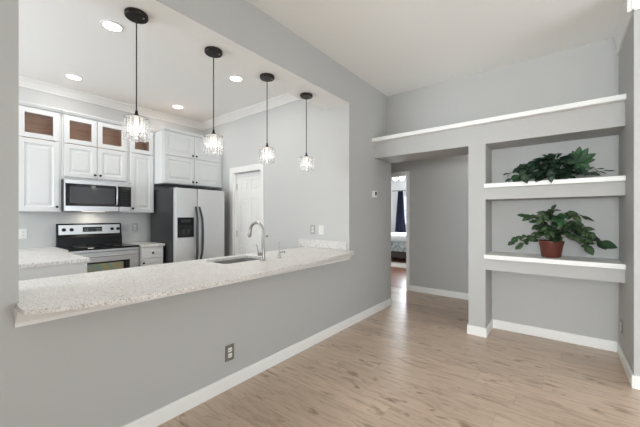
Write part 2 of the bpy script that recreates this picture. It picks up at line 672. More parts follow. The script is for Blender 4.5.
# hall and the room beyond
BX0, BX1 = -2.92, -2.145
m = MB()
m.box(-3.6, BX0, YH, YH + 0.12, 0, 2.6)
m.box(BX1, 1.0, YH, YH + 0.12, 0, 2.6)
m.box(BX0, BX1, YH, YH + 0.12, 2.03, 2.6)
struct(m.build('wall_hall', PAINT), 'grey hall wall beside the open bedroom doorway', 'wall')
struct(B(-3.6, -3.5, YW, YH, 0, 2.6).build('wall_hall_end', PAINT))
struct(B(0.9, 1.0, YF + 0.12, YH, 0, 2.6).build('wall_hall_far', PAINT))
struct(B(-3.5, WT, YW - 0.12, YW, 0, 2.6).build('wall_hall_near', PAINT))
struct(B(-3.6, 1.0, YF + 0.12, YH + 0.12, 2.6, 2.68).build('ceiling_hall', CEIL))
d2 = sroot('door_2', (-2.54, YH, 0), 'open doorway in the hall wall with white casing', 'doorway')
mm = MB()
mm.box(BX1, BX1 + 0.05, YH - 0.018, YH, 0, 2.092, 0.004, 1)
mm.box(BX0 - 0.062, BX0, YH - 0.018, YH, 0, 2.092, 0.004, 1)
mm.box(BX0, BX1, YH - 0.018, YH, 2.03, 2.092, 0.004, 1)
mm.build('casing', TRIM, d2)
mm = MB()
mm.box(BX1 - 0.012, BX1, YH, YH + 0.12, 0, 2.03)
mm.box(BX0, BX0 + 0.012, YH, YH + 0.12, 0, 2.03)
mm.box(BX0 + 0.012, BX1 - 0.012, YH, YH + 0.12, 2.018, 2.03)
mm.build('jamb', TRIM, d2)

YB = 10.35
m = MB()
m.box(-6.1, -4.42, YB, YB + 0.1, 0, 2.7)
m.box(-3.0, -0.9, YB, YB + 0.1, 0, 2.7)
m.box(-4.42, -3.0, YB, YB + 0.1, 0, 1.0)
m.box(-4.42, -3.0, YB, YB + 0.1, 2.05, 2.7)
struct(m.build('wall_bedroom', KPAINT))
struct(B(-6.2, -6.1, YH + 0.12, YB, 0, 2.7).build('wall_bedroom_left', KPAINT))
struct(B(-0.9, -0.8, YH + 0.12, YB, 0, 2.7).build('wall_bedroom_right', KPAINT))
struct(B(-6.2, -0.8, YH + 0.12, YB + 0.1, 2.7, 2.78).build('ceiling_bedroom', CEIL))
w1 = sroot('window_1', (-3.71, YB, 1.0), 'bright bedroom window behind the navy curtain', 'window')
mm = MB()
for a in ((-4.42, -4.37, 1.0, 2.05), (-3.05, -3.0, 1.0, 2.05), (-4.37, -3.05, 1.0, 1.05), (-4.37, -3.05, 2.0, 2.05), (-4.37, -3.05, 1.5, 1.54)):
    mm.box(a[0], a[1], YB + 0.02, YB + 0.07, a[2], a[3])
mm.build('window_frame', TRIM, w1)
B(-4.37, -3.05, YB + 0.04, YB + 0.046, 1.05, 2.0).build('pane', PANE, w1)

# pantry door
d1 = sroot('door_1', ((DX0 + DX1) / 2, YP, 0), 'white six panel kitchen door beside the fridge', 'door')
cs = MB()
cs.box(DX0 - 0.105, DX0 - 0.012, YP - 0.02, YP, 0, DZ + 0.092, 0.005, 2)
cs.box(DX1 + 0.0, DX1 + 0.062, YP - 0.02, YP, 0, DZ + 0.092, 0.005, 2)
cs.box(DX0 - 0.012, DX1, YP - 0.02, YP, DZ, DZ + 0.092, 0.005, 2)
cs.build('casing', TRIM, d1)
jb = MB()
jb.box(DX0 - 0.012, DX0 + 0.012, YP - 0.004, YP + 0.12, 0, DZ)
jb.box(DX1 - 0.012, DX1, YP, YP + 0.12, 0, DZ)
jb.build('jamb', TRIM, d1)
lf = MB()
yl = YP + 0.045
lx0, lx1, lz0, lz1 = DX0 + 0.016, DX1 - 0.016, 0.008, DZ - 0.014
lf.box(lx0, lx1, yl + 0.012, yl + 0.04, lz0, lz1)
st = 0.105
xm = (lx0 + lx1) / 2
cols = [(lx0 + st, xm - 0.045), (xm + 0.045, lx1 - st)]
rows = [(0.24, 0.85), (1.05, 1.585), (1.715, 1.875)]
for a, b_ in ((lx0, lx0 + st), (xm - 0.045, xm + 0.045), (lx1 - st, lx1)):
    lf.box(a, b_, yl, yl + 0.012, lz0, lz1)
for a, b_ in ((lz0, rows[0][0]), (rows[0][1], rows[1][0]), (rows[1][1], rows[2][0]), (rows[2][1], lz1)):
    for c in cols:
        lf.box(c[0], c[1], yl, yl + 0.012, a, b_)
for c in cols:
    for r_ in rows:
        lf.box(c[0] + 0.022, c[1] - 0.022, yl + 0.003, yl + 0.02, r_[0] + 0.022, r_[1] - 0.022, 0.009, 1)
leafo = lf.build('door_leaf', TRIM, d1)
hg = MB()
for z in (0.3, 1.02, 1.78):
    hg.box(DX0 + 0.013, DX0 + 0.02, yl - 0.01, yl + 0.004, z - 0.05, z + 0.05)
hg.build('hinge', NICKEL, d1)

# ------------------------------------------------------------------ kitchen cabinets
RINGS = [(0, 0.003), (0.003, 0), (0.052, 0), (0.062, 0.009), (0.074, 0.010), (0.098, 0.002)]


def knob(parent, y, z, x, d=1):
    MB().lathe(x, y, [(0.006, -0.002), (0.006, d * 0.012), (0.013, d * 0.015), (0.015, d * 0.022), (0.012, d * 0.028), (0.0, d * 0.03)], 16, 'X', z).build('knob', KNOB, parent, True)


def panel_door(root, x, y0, y1, z0, z1, kn=None, name='door', d=1):
    o = MB().rings(x, y0, y1, z0, z1, 0.019, RINGS, d).build(name, CAB, root)
    if kn:
        knob(o, kn[0], kn[1], x, d)
    return o


def glass_door(root, x, y0, y1, z0, z1, fw=0.056):
    mm = MB()
    mm.box(x - 0.019, x, y0, y0 + fw, z0, z1, 0.003, 1)
    mm.box(x - 0.019, x, y1 - fw, y1, z0, z1, 0.003, 1)
    mm.box(x - 0.019, x, y0 + fw, y1 - fw, z0, z0 + fw, 0.003, 1)
    mm.box(x - 0.019, x, y0 + fw, y1 - fw, z1 - fw, z1, 0.003, 1)
    o = mm.build('glass_door', CAB, root)
    B(x - 0.012, x - 0.009, y0 + fw - 0.004, y1 - fw + 0.004, z0 + fw - 0.004, z1 - fw + 0.004).build('pane', PANE, o)
    return o


XU = -4.79           # front of wall cabinet doors
XB = XS + 0.002


def wall_cab(label, y0, y1, z0, doors, glasses, knobs, drop=0.008, zmid=2.205, z1=2.56):
    r = thing('wall_cabinet', label, 'cabinet', (XB, (y0 + y1) / 2, z0), 'white wall cabinets along the stove wall')
    xf = XU - 0.02
    mm = MB()                                     # closed lower box, open glazed box above
    mm.box(XB, xf, y0, y1, z0, zmid - 0.01)
    mm.box(XB, xf, y0, y0 + 0.018, zmid - 0.01, z1)
    mm.box(XB, xf, y1 - 0.018, y1, zmid - 0.01, z1)
    mm.box(XB, xf, y0 + 0.018, y1 - 0.018, z1 - 0.018, z1)
    mm.box(xf - 0.018, xf, y0 + 0.018, y0 + 0.05, zmid - 0.01, z1 - 0.018)
    mm.box(xf - 0.018, xf, y1 - 0.05, y1 - 0.018, zmid - 0.01, z1 - 0.018)
    mm.build('body', CAB, r)
    mm = MB()
    mm.box(XB, XB + 0.012, y0 + 0.018, y1 - 0.018, zmid - 0.01, z1 - 0.018)
    mm.box(XB + 0.012, xf - 0.02, y0 + 0.018, y0 + 0.024, zmid - 0.01, z1 - 0.018)
    mm.box(XB + 0.012, xf - 0.02, y1 - 0.024, y1 - 0.018, zmid - 0.01, z1 - 0.018)
    mm.box(XB + 0.012, xf - 0.02, y0 + 0.024, y1 - 0.024, zmid - 0.01, zmid - 0.004)
    wi = mm.build('interior', CABWOOD, r)
    wi['label'] = 'brown wood lining behind the glass'
    for (a, b_), kn in zip(doors, knobs):
        panel_door(r, XU, a, b_, z0 + drop, zmid - 0.006, kn)
    for a, b_ in glasses:
        glass_door(r, XU, a, b_, zmid + 0.002, z1 - 0.012)
    B(XB, xf - 0.04, y0, y1, z1, z1 + 0.004).build('bounce_cut_panel', BOUNCECUT, r)  # added dark sheet keeps the lit cabinet top from brightening the ceiling
    # cornice strip
    mm = MB()
    mm.prism([(XU - 0.03, z1), (XU + 0.004, z1), (XU + 0.022, z1 + 0.03), (XU + 0.022, z1 + 0.04), (XU - 0.03, z1 + 0.04)], y0, y1, 'XZ')
    mm.build('cornice', CAB, r)
    return r


wall_cab('tall white wall cabinet left of the microwave with one glass upper door', 0.60, 1.0, 1.355, [(0.615, 0.977)], [(0.615, 0.977)], [(0.952, 1.415)])
wall_cab('white wall cabinet directly above the microwave with two glass upper doors', 1.002, 1.742, 1.757, [(1.022, 1.361), (1.369, 1.707)], [(1.022, 1.361), (1.369, 1.707)], [(1.336, 1.835), (1.396, 1.835)], 0.033)
wall_cab('narrow tall white wall cabinet between microwave and fridge', 1.744, 2.085, 1.355, [(1.762, 2.07)], [(1.762, 2.07)], [(1.786, 1.415)])
XQ = -4.52
r = thing('wall_cabinet', 'deep white four door cabinet mounted over the fridge', 'cabinet', (XB, 2.55, 1.785), 'white wall cabinets along the stove wall')
B(XB, XQ - 0.02, 2.088, 3.035, 1.785, 2.555).build('body', CAB, r)
B(XQ - 0.04, XQ - 0.02, 3.035, YP - 0.002, 1.785, 2.555).build('filler_strip', CAB, r)
B(XB, XQ - 0.05, 2.088, 3.035, 2.555, 2.56).build('bounce_cut_panel', BOUNCECUT, r)  # same added dark sheet against light bouncing upward
for a, b_, kk in ((2.105, 2.562, 2.535), (2.57, 3.025, 2.597)):
    panel_door(r, XQ, a, b_, 1.792, 2.192, (kk, 1.832))
    panel_door(r, XQ, a, b_, 2.2, 2.545, (kk, 2.238))
MB().prism([(XQ - 0.03, 2.555), (XQ + 0.004, 2.555), (XQ + 0.022, 2.582), (XQ + 0.022, 2.592), (XQ - 0.03, 2.592)], 2.088, 3.035, 'XZ').build('cornice', CAB, r)

# base cabinets
XD = -4.47
CZ = 0.912
r = thing('base_cabinet', 'narrow white base cabinet with drawer between range and fridge', 'cabinet', (XB, 1.92, 0), 'white base cabinets')
mm = MB()
mm.box(XB, XD - 0.02, 1.765, 2.075, 0.1, CZ - 0.03)
mm.box(XB, XD - 0.08, 1.765, 2.075, 0.0, 0.1)
mm.build('body', CAB, r)
dr = MB().rings(XD, 1.775, 2.065, 0.725, 0.876, 0.019, [(0, 0.003), (0.003, 0), (0.025, 0), (0.03, 0.004)]).build('drawer', CAB, r)
knob(dr, 1.92, 0.797, XD)
panel_door(r, XD, 1.775, 2.065, 0.115, 0.712, (1.80, 0.665))

r = thing('base_cabinet', 'white base cabinet run in the corner left of the range', 'cabinet', (-4.3, 0.63, 0), 'white base cabinets')
mm = MB()
mm.box(XB, -3.46, 0.32, 0.90, 0.1, CZ - 0.03)
mm.box(XB, -3.50, 0.32, 0.84, 0.0, 0.1)
mm.box(XB, -4.46, 0.90, 0.983, 0.0, CZ - 0.03)
mm.build('body', CAB, r)
B(-3.46, -3.452, 0.318, 0.905, 0.06, CZ - 0.03, 0.002, 1).build('end_panel', CAB, r)
tag(MB().prism([(XB, 0.30), (-3.43, 0.30), (-3.43, 0.925), (-4.44, 0.925), (-4.44, 0.985), (XB, 0.985)], CZ - 0.03, CZ, 'XY').build('countertop', GRAN), 'pale speckled stone worktop in the corner left of the range', 'countertop', 'pale speckled stone worktops')
tag(B(XB, XD + 0.02, 1.762, 2.085, CZ - 0.03, CZ, 0.004, 2).build('countertop', GRAN), 'short pale stone worktop between range and fridge', 'countertop', 'pale speckled stone worktops')

r = thing('base_cabinet', 'white base cabinet run under the kitchen side of the pass-through counter', 'cabinet', (-2.36, 1.66, 0), 'white base cabinets')
mm = MB()
mm.box(-2.60, W - 0.122, 0.262, 0.28, 0.1, 0.876)
mm.box(-2.60, W - 0.122, YP - 0.02, YP - 0.002, 0.1, 0.876)
mm.box(-2.60, -2.585, 0.28, YP - 0.02, 0.1, 0.876)
mm.box(-2.585, W - 0.122, 0.28, YP - 0.02, 0.1, 0.118)
mm.box(-2.54, W - 0.122, 0.262, YP - 0.002, 0.0, 0.1)
mm.build('body', CAB, r)
for i in range(6):
    a = 0.275 + i * 0.465
    panel_door(r, -2.62, a, a + 0.455, 0.115, 0.855, (a + (0.43 if i % 2 == 0 else 0.025), 0.80), 'door', -1)

# the pass-through counter with a sink cut-out
front = [(-1.9795, 0.2605), (-1.978, 0.248), (-1.85, 0.244), (-1.80, 0.252), (-1.755, 0.33), (-1.708, 0.46), (-1.665, 0.62), (-1.645, 0.78), (-1.642, 0.92), (-1.65, 1.08), (-1.663, 1.25),
         (-1.68, 1.45), (-1.70, 1.70), (-1.722, 1.98), (-1.75, 2.28), (-1.79, 2.58), (-1.828, 2.82), (-1.85, 2.95), (-1.872, 3.01), (-1.91, 3.05), (-1.985, 3.066)]
outer = [(-2.65, 0.2605)] + front + [(-2.65, 3.066)]


def rrect(x0, x1, y0, y1, r_, n=5):
    pts = []
    for cx, cy, a0 in ((x1 - r_, y1 - r_, 0), (x0 + r_, y1 - r_, 90), (x0 + r_, y0 + r_, 180), (x1 - r_, y0 + r_, 270)):
        for k_ in range(n + 1):
            a = math.radians(a0 + 90 * k_ / n)
            pts.append((cx + r_ * math.cos(a), cy + r_ * math.sin(a)))
    return pts


SX0, SX1, SY0, SY1 = -2.54, -2.21, 1.53, 2.03
hole = rrect(SX0, SX1, SY0, SY1, 0.05)
t = bmesh.new()
ed = []
for loop in (outer, hole):
    vs = [t.verts.new((x, y, 0.90)) for x, y in loop]
    for k_ in range(len(vs)):
        ed.append(t.edges.new((vs[k_], vs[(k_ + 1) % len(vs)])))
bmesh.ops.triangle_fill(t, use_beauty=True, edges=ed)
ex = bmesh.ops.extrude_face_region(t, geom=t.faces[:])
for g_ in ex['geom']:
    if isinstance(g_, bmesh.types.BMVert):
        g_.co.z -= 0.022
        if g_.co.x > -1.97:
            g_.co.x -= 0.007                         # edge undercut
bmesh.ops.recalc_face_normals(t, faces=t.faces)
mb = MB()
mb._merge(t)
tag(mb.build('countertop', GRAN), 'long white speckled stone counter with bowed front in the pass-through opening', 'countertop', 'pale speckled stone worktops')
tag(B(-2.765, -2.01, YP - 0.022, YP - 0.002, 0.901, 1.0, 0.003, 1).build('backsplash', GRAN, origin=(-2.39, YP, 0.901)), 'low stone backsplash strip at the right end of the pass-through counter', 'backsplash')

# sink
r = thing('sink', 'steel undermount sink set in the pass-through counter', 'sink', ((SX0 + SX1) / 2, (SY0 + SY1) / 2, 0.66))
t = bmesh.new()
lv = []
for off, z in ((0.012, 0.877), (-0.0, 0.877), (-0.0, 0.876), (-0.012, 0.69), (-0.04, 0.665)):
    lv.append([t.verts.new((x, y, z)) for x, y in rrect(SX0 - off, SX1 + off, SY0 - off, SY1 + off, 0.055)])
for a, b_ in zip(lv, lv[1:]):
    n = len(a)
    for k_ in range(n):
        t.faces.new((a[k_], a[(k_ + 1) % n], b_[(k_ + 1) % n], b_[k_]))
t.faces.new(lv[-1])
bmesh.ops.recalc_face_normals(t, faces=t.faces)
mb = MB()
mb._merge(t)
mb.build('basin', BASIN, r, True)
MB().lathe((SX0 + SX1) / 2, (SY0 + SY1) / 2, [(0.0, 0.002), (0.03, 0.002), (0.042, 0.005), (0.045, 0.001)], 24, 'Z', 0.666).build('drain', STEEL, r, True)

# faucet
fx, fy = -2.135, 1.875
r = thing('faucet', 'tall gooseneck brushed nickel kitchen faucet behind the sink', 'faucet', (fx, fy, 0.90))
MB().lathe(fx, fy, [(0.0, 0), (0.027, 0), (0.027, 0.006), (0.021, 0.012), (0.0195, 0.10), (0.016, 0.108), (0.0, 0.11)], 24, 'Z', 0.9).build('base', NICKEL, r, True)
R_ = 0.088
pts = [(fx, fy, 1.0), (fx, fy, 1.08)] + [(fx - R_ + R_ * math.cos(math.radians(a)), fy, 1.155 + R_ * math.sin(math.radians(a))) for a in range(0, 171, 10)]
MB().tube(pts, 0.0132, 14).build('gooseneck', NICKEL, r, True)
e = Vector(pts[-1])
dv = (e - Vector(pts[-2])).normalized()
sh = MB()
sh.tube([e - dv * 0.004, e + dv * 0.015, e + dv * 0.045, e + dv * 0.06], [0.013, 0.016, 0.019, 0.017], 14)
sh.build('spray_head', NICKEL, r, True)
MB().tube([e + dv * 0.058, e + dv * 0.066], 0.013, 12).build('nozzle', BLACK, r, True)
hd = MB()
hd.tube([(fx, fy - 0.018, 0.96), (fx, fy - 0.052, 0.96)], 0.014, 14)
hd.tube([(fx, fy - 0.046, 0.965), (fx - 0.006, fy - 0.054, 1.0), (fx - 0.012, fy - 0.062, 1.05)], [0.007, 0.006, 0.005], 10)
hd.build('handle', NICKEL, r, True)
sx, sy = -2.14, 2.085
r = thing('soap_dispenser', 'small brushed nickel soap dispenser right of the faucet', 'soap dispenser', (sx, sy, 0.9))
MB().lathe(sx, sy, [(0.0, 0), (0.022, 0), (0.022, 0.005), (0.014, 0.012), (0.012, 0.04), (0.0, 0.042)], 20, 'Z', 0.9).build('base', NICKEL, r, True)
MB().lathe(sx, sy, [(0.0, 0.04), (0.005, 0.04), (0.005, 0.15), (0.008, 0.152), (0.008, 0.16), (0.0, 0.162)], 14, 'Z', 0.9).build('pump', NICKEL, r, True)
MB().tube([(sx, sy, 0.95), (sx + 0.01, sy + 0.03, 0.955), (sx + 0.015, sy + 0.055, 0.958), (sx + 0.017, sy + 0.062, 0.945)], [0.008, 0.008, 0.007, 0.006], 10).build('spout', NICKEL, r, True)

# ------------------------------------------------------------------ appliances
# refrigerator
FX = -4.175
r = thing('refrigerator', 'stainless side by side refrigerator with dark curved handles', 'refrigerator', (-4.6, 2.49, 0))
B(-4.97, -4.262, 2.10, 2.875, 0.03, 1.70, 0.006, 2).build('case', CASE, r)['label'] = 'dark case'
B(-4.9, -4.30, 2.13, 2.845, 0.0, 0.03).build('foot_grille', BLACK, r)
dl = B(-4.255, FX, 2.10, 2.416, 0.06, 1.70, 0.012, 3).build('freezer_door', FRIDGE, r, True)
d_r = B(-4.255, FX, 2.424, 2.88, 0.06, 1.70, 0.012, 3).build('fridge_door', FRIDGE, r, True)
B(-4.40, -4.19, 2.14, 2.84, 1.70, 1.722, 0.004, 1).build('hinge_cover', BLACK, r)


def bowed(y, dy):
    p_ = []
    for i in range(21):
        s_ = i / 20
        b2 = math.sin(math.pi * s_)
        p_.append((FX + 0.006 + 0.052 * min(1, b2 * 1.6), y + dy * b2, 0.60 + 0.84 * s_))
    return p_


for dd, y, dy in ((dl, 2.392, -0.008), (d_r, 2.448, 0.022)):
    MB().tube(bowed(y, dy), [0.013 + 0.005 * math.sin(math.pi * i / 20) for i in range(21)], 12).build('handle', DARKH, dd, True)
dp = MB()
dy0, dy1, dz0, dz1 = 2.122, 2.362, 1.005, 1.285
dp.box(FX - 0.002, FX + 0.008, dy0, dy1, 1.18, dz1, 0.003, 1)
dp.box(FX - 0.002, FX + 0.008, dy0, dy0 + 0.022, dz0, 1.18, 0.003, 1)
dp.box(FX - 0.002, FX + 0.008, dy1 - 0.022, dy1, dz0, 1.18, 0.003, 1)
dp.box(FX - 0.002, FX + 0.012, dy0 + 0.022, dy1 - 0.022, dz0, dz0 + 0.022, 0.003, 1)
disp = dp.build('dispenser', BLACK, dl)
B(FX - 0.003, FX + 0.002, dy0 + 0.022, dy1 - 0.022, dz0 + 0.02, 1.182).build('recess', BLACKGL, disp)
for y in (2.205, 2.285):
    B(FX + 0.002, FX + 0.007, y - 0.02, y + 0.02, 1.045, 1.12, 0.002, 1).build('paddle', CASE, disp)
B(FX + 0.008, FX + 0.0095, 2.17, 2.315, 1.215, 1.255).build('control_strip', CASE, disp)

# range
r = thing('range', 'freestanding stainless electric range with black glass cooktop', 'range', (-4.78, 1.37, 0))
RY0, RY1 = 0.992, 1.742
B(-5.10, -4.49, RY0 + 0.004, RY1 - 0.004, 0.04, 0.892).build('body', CASE, r)
B(-5.0, -4.52, RY0 + 0.03, RY1 - 0.03, 0.0, 0.04).build('plinth', BLACK, r)
ct = B(-5.10, -4.45, RY0, RY1, 0.893, 0.918, 0.006, 2).build('cooktop', BLACKGL, r)
for cx, cy, rr in ((-4.62, 1.19, 0.10), (-4.62, 1.56, 0.075), (-4.88, 1.19, 0.075), (-4.88, 1.56, 0.10)):
    MB().lathe(cx, cy, [(rr - 0.004, 0), (rr, 0), (rr, 0.0006), (rr - 0.004, 0.0006)], 40, 'Z', 0.918).build('burner_ring', CASE, ct)
bg = MB()
bg.prism([(-5.10, 0.918), (-5.03, 0.918), (-5.03, 1.02), (-5.05, 1.06), (-5.062, 1.19), (-5.075, 1.205), (-5.10, 1.205)], RY0 + 0.014, RY1 - 0.006, 'XZ')
bgo = bg.build('backguard', BLACK, r)
fp = MB().prism([(-5.048, 1.062), (-5.044, 1.062), (-5.055, 1.186), (-5.06, 1.186)], RY0 + 0.03, RY1 - 0.03, 'XZ').build('control_panel', STEEL, bgo)
for y in (1.075, 1.155, 1.615, 1.69):
    MB().lathe(-5.052, y, [(0.0, -0.002), (0.022, -0.002), (0.021, 0.018), (0.018, 0.022), (0.0, 0.022)], 20, 'X', 1.125).build('control_knob', BLACK, bgo, True)
B(-5.056, -5.046, 1.275, 1.495, 1.092, 1.158).build('display', DISP, bgo)
for y in (1.295, 1.32, 1.43, 1.455, 1.477):
    for z in (1.105, 1.125):
        B(-5.046, -5.0455, y, y + 0.012, z, z + 0.006).build('button', MARK, bgo)
B(-4.49, -4.47, RY0 + 0.004, RY1 - 0.004, 0.862, 0.893, 0.002, 1).build('front_rail', STEEL, r)
od = MB()
xo0, xo1 = -4.49, -4.448
od.box(xo0, xo1, RY0 + 0.006, RY1 - 0.006, 0.74, 0.858, 0.004, 2)
od.box(xo0, xo1, RY0 + 0.006, RY0 + 0.075, 0.22, 0.74, 0.004, 2)
od.box(xo0, xo1, RY1 - 0.115, RY1 - 0.006, 0.22, 0.74, 0.004, 2)
od.box(xo0, xo1, RY0 + 0.075, RY1 - 0.115, 0.22, 0.30, 0.004, 2)
odo = od.build('oven_door', STEEL, r)
B(xo0 + 0.005, xo1 - 0.004, RY0 + 0.072, RY1 - 0.112, 0.298, 0.742).build('window_border', BLACKGL, odo)
B(xo1 - 0.006, xo1 - 0.001, RY0 + 0.12, RY1 - 0.19, 0.34, 0.722).build('window_glass', OVEN, odo)['label'] = 'oven window with iridescence and reflections painted in'
hb = MB()
hb.tube([(xo1 + 0.035, RY0 + 0.06, 0.815), (xo1 + 0.042, (RY0 + RY1) / 2, 0.815), (xo1 + 0.035, RY1 - 0.06, 0.815)], 0.012, 12)
hb.tube([(xo1 - 0.002, RY0 + 0.08, 0.815), (xo1 + 0.036, RY0 + 0.08, 0.815)], 0.009, 10)
hb.tube([(xo1 - 0.002, RY1 - 0.08, 0.815), (xo1 + 0.036, RY1 - 0.08, 0.815)], 0.009, 10)
hb.build('handle', STEEL, odo, True)
B(-4.49, -4.45, RY0 + 0.006, RY1 - 0.006, 0.06, 0.21, 0.004, 2).build('drawer', STEEL, r)

# microwave
r = thing('microwave', 'stainless and black over the range microwave', 'microwave', (-4.9, 1.361, 1.365))
MY0, MY1 = 1.004, 1.735
MZ0, MZ1 = 1.365, 1.754
XM = -4.70
B(XB, XM - 0.03, MY0, MY1, MZ0, MZ1, 0.003, 1).build('body', CASE, r)
B(XM - 0.03, XM, MY0, MY1, 1.702, MZ1, 0.004, 2).build('top_vent', STEEL, r)
do = MB()
do.box(XM - 0.03, XM, MY0, 1.585, MZ0, 1.43, 0.003, 2)
do.box(XM - 0.03, XM - 0.001, MY0, MY0 + 0.012, 1.43, 1.701)
doo = do.build('door', STEEL, r)
B(XM - 0.03, XM - 0.002, MY0 + 0.012, 1.585, 1.431, 1.701).build('door_glass', BLACKGL, doo)
B(XM - 0.004, XM - 0.0005, MY0 + 0.055, 1.535, 1.462, 1.668, 0.001, 1).build('window', SMOKE, doo)
MB().tube([(XM + 0.002, 1.556, 1.45), (XM + 0.028, 1.556, 1.47), (XM + 0.034, 1.556, 1.57), (XM + 0.028, 1.556, 1.68), (XM + 0.002, 1.556, 1.70)], 0.010, 12).build('handle', STEEL, doo, True)
pn = B(XM - 0.03, XM - 0.001, 1.589, MY1, 1.431, 1.701).build('control_panel', BLACK, r)
B(XM - 0.03, XM, 1.589, MY1, MZ0, 1.43, 0.003, 2).build('panel_trim', STEEL, r)
B(XM - 0.002, XM + 0.0005, 1.61, 1.715, 1.655, 1.695).build('display', DISP, pn)
for i in range(3):
    for j in range(5):
        B(XM - 0.001, XM + 0.0003, 1.618 + i * 0.034, 1.638 + i * 0.034, 1.455 + j * 0.036, 1.463 + j * 0.036).build('button', CASE, pn)
B(-4.95, -4.88, 1.24, 1.48, MZ0 - 0.004, MZ0 + 0.001).build('lamp_cover', emit('hood_lamp', (1, 0.93, 0.82, 1), 1.5), r)
ml = area_light('microwave_lamp', (-4.915, 1.36, MZ0 - 0.008), (0, 0, -1), 0.22, 0.06, 0.9, (1.0, 0.92, 0.8))


# ------------------------------------------------------------------ wall plates
def plate(name, label, cat, axis, pos, sgn, w, h_, m_plate, kind, group):
    """axis 'X': plate on a wall facing sgn*X; axis 'Y': facing sgn*Y"""
    px, py, pz = pos
    r_ = thing(name, label, cat, pos, group)

    def bx(a0, a1, z0, z1, d0, d1, bev=0.0):
        d0, d1 = sorted((sgn * d0, sgn * d1))
        if axis == 'X':
            return B(px + d0, px + d1, py + a0, py + a1, pz + z0, pz + z1, bev, 1)
        return B(px + a0, px + a1, py + d0, py + d1, pz + z0, pz + z1, bev, 1)
    pl = bx(-w / 2, w / 2, -h_ / 2, h_ / 2, 0.001, 0.007, 0.002).build('plate', m_plate, r_)
    if kind == 'outlet':
        for s_ in (-1, 1):
            sk = bx(-0.017, 0.017, s_ * 0.021 - 0.015, s_ * 0.021 + 0.015, 0.006, 0.010, 0.003).build('socket', PLATEW, r_)
            sl = MB()
            for a in (-0.008, 0.005):
                q = bx(a, a + 0.003, s_ * 0.021 - 0.005, s_ * 0.021 + 0.006, 0.0095, 0.0105)
                me = bpy.data.meshes.new('t')
                q.bm.to_mesh(me)
                sl.bm.from_mesh(me)
                bpy.data.meshes.remove(me)
            sl.build('slot', SLOT, sk)
    elif kind == 'switch':
        bx(-0.016, 0.016, -0.032, 0.032, 0.006, 0.010, 0.002).build('rocker', PLATEW, r_)
    return r_


plate('wall_outlet', 'grey metal outlet plate low on the grey pass-through wall', 'outlet', 'X', (W, 1.408, 0.27), 1, 0.078, 0.12, PLATEG, 'outlet', 'wall outlets')
plate('wall_outlet', 'outlet low on the side wall right of the niches', 'outlet', 'X', (XR, 3.885, 0.30), -1, 0.075, 0.118, PLATEG, 'outlet', 'wall outlets')
plate('wall_outlet', 'white outlet on the kitchen wall left of the range', 'outlet', 'X', (XS, 0.70, 1.09), 1, 0.075, 0.118, PLATEW, 'outlet', 'wall outlets')
plate('wall_outlet', 'outlet on the kitchen wall between range and fridge', 'outlet', 'X', (XS, 1.94, 1.135), 1, 0.075, 0.118, PLATEM, 'outlet', 'wall outlets')
plate('wall_outlet', 'grey outlet above the stone backsplash strip', 'outlet', 'Y', (-2.535, YP, 1.13), -1, 0.075, 0.118, PLATEM, 'outlet', 'wall outlets')
plate('light_switch', 'white switch plate above the stone backsplash strip', 'switch', 'Y', (-2.395, YP, 1.128), -1, 0.08, 0.118, PLATEW, 'switch', None)
r = thing('thermostat', 'small white thermostat on the grey wall near the hallway', 'thermostat', (W, 3.672, 1.54))
B(W + 0.001, W + 0.026, 3.615, 3.73, 1.545, 1.64, 0.007, 3).build('housing', PLATEW, r, True)
B(W + 0.026, W + 0.0285, 3.668, 3.712, 1.585, 1.628, 0.001, 1).build('screen', BLACKGL, r)
r = thing('wall_hook', 'small grey hook on the kitchen wall right of the panel door', 'hook', (-3.405, YP, 1.0))
MB().lathe(-3.405, YP - 0.008, [(0.0, -0.004), (0.012, -0.003), (0.016, 0.003), (0.016, 0.007)], 16, 'Y', 1.012).build('plate', PLATEG, r, True)
MB().tube([(-3.405, YP - 0.010, 1.012), (-3.405, YP - 0.025, 1.008), (-3.405, YP - 0.035, 0.998), (-3.405, YP - 0.032, 0.985)], 0.004, 8).build('prong', PLATEG, r, True)

# ------------------------------------------------------------------ lights
PX = -2.213


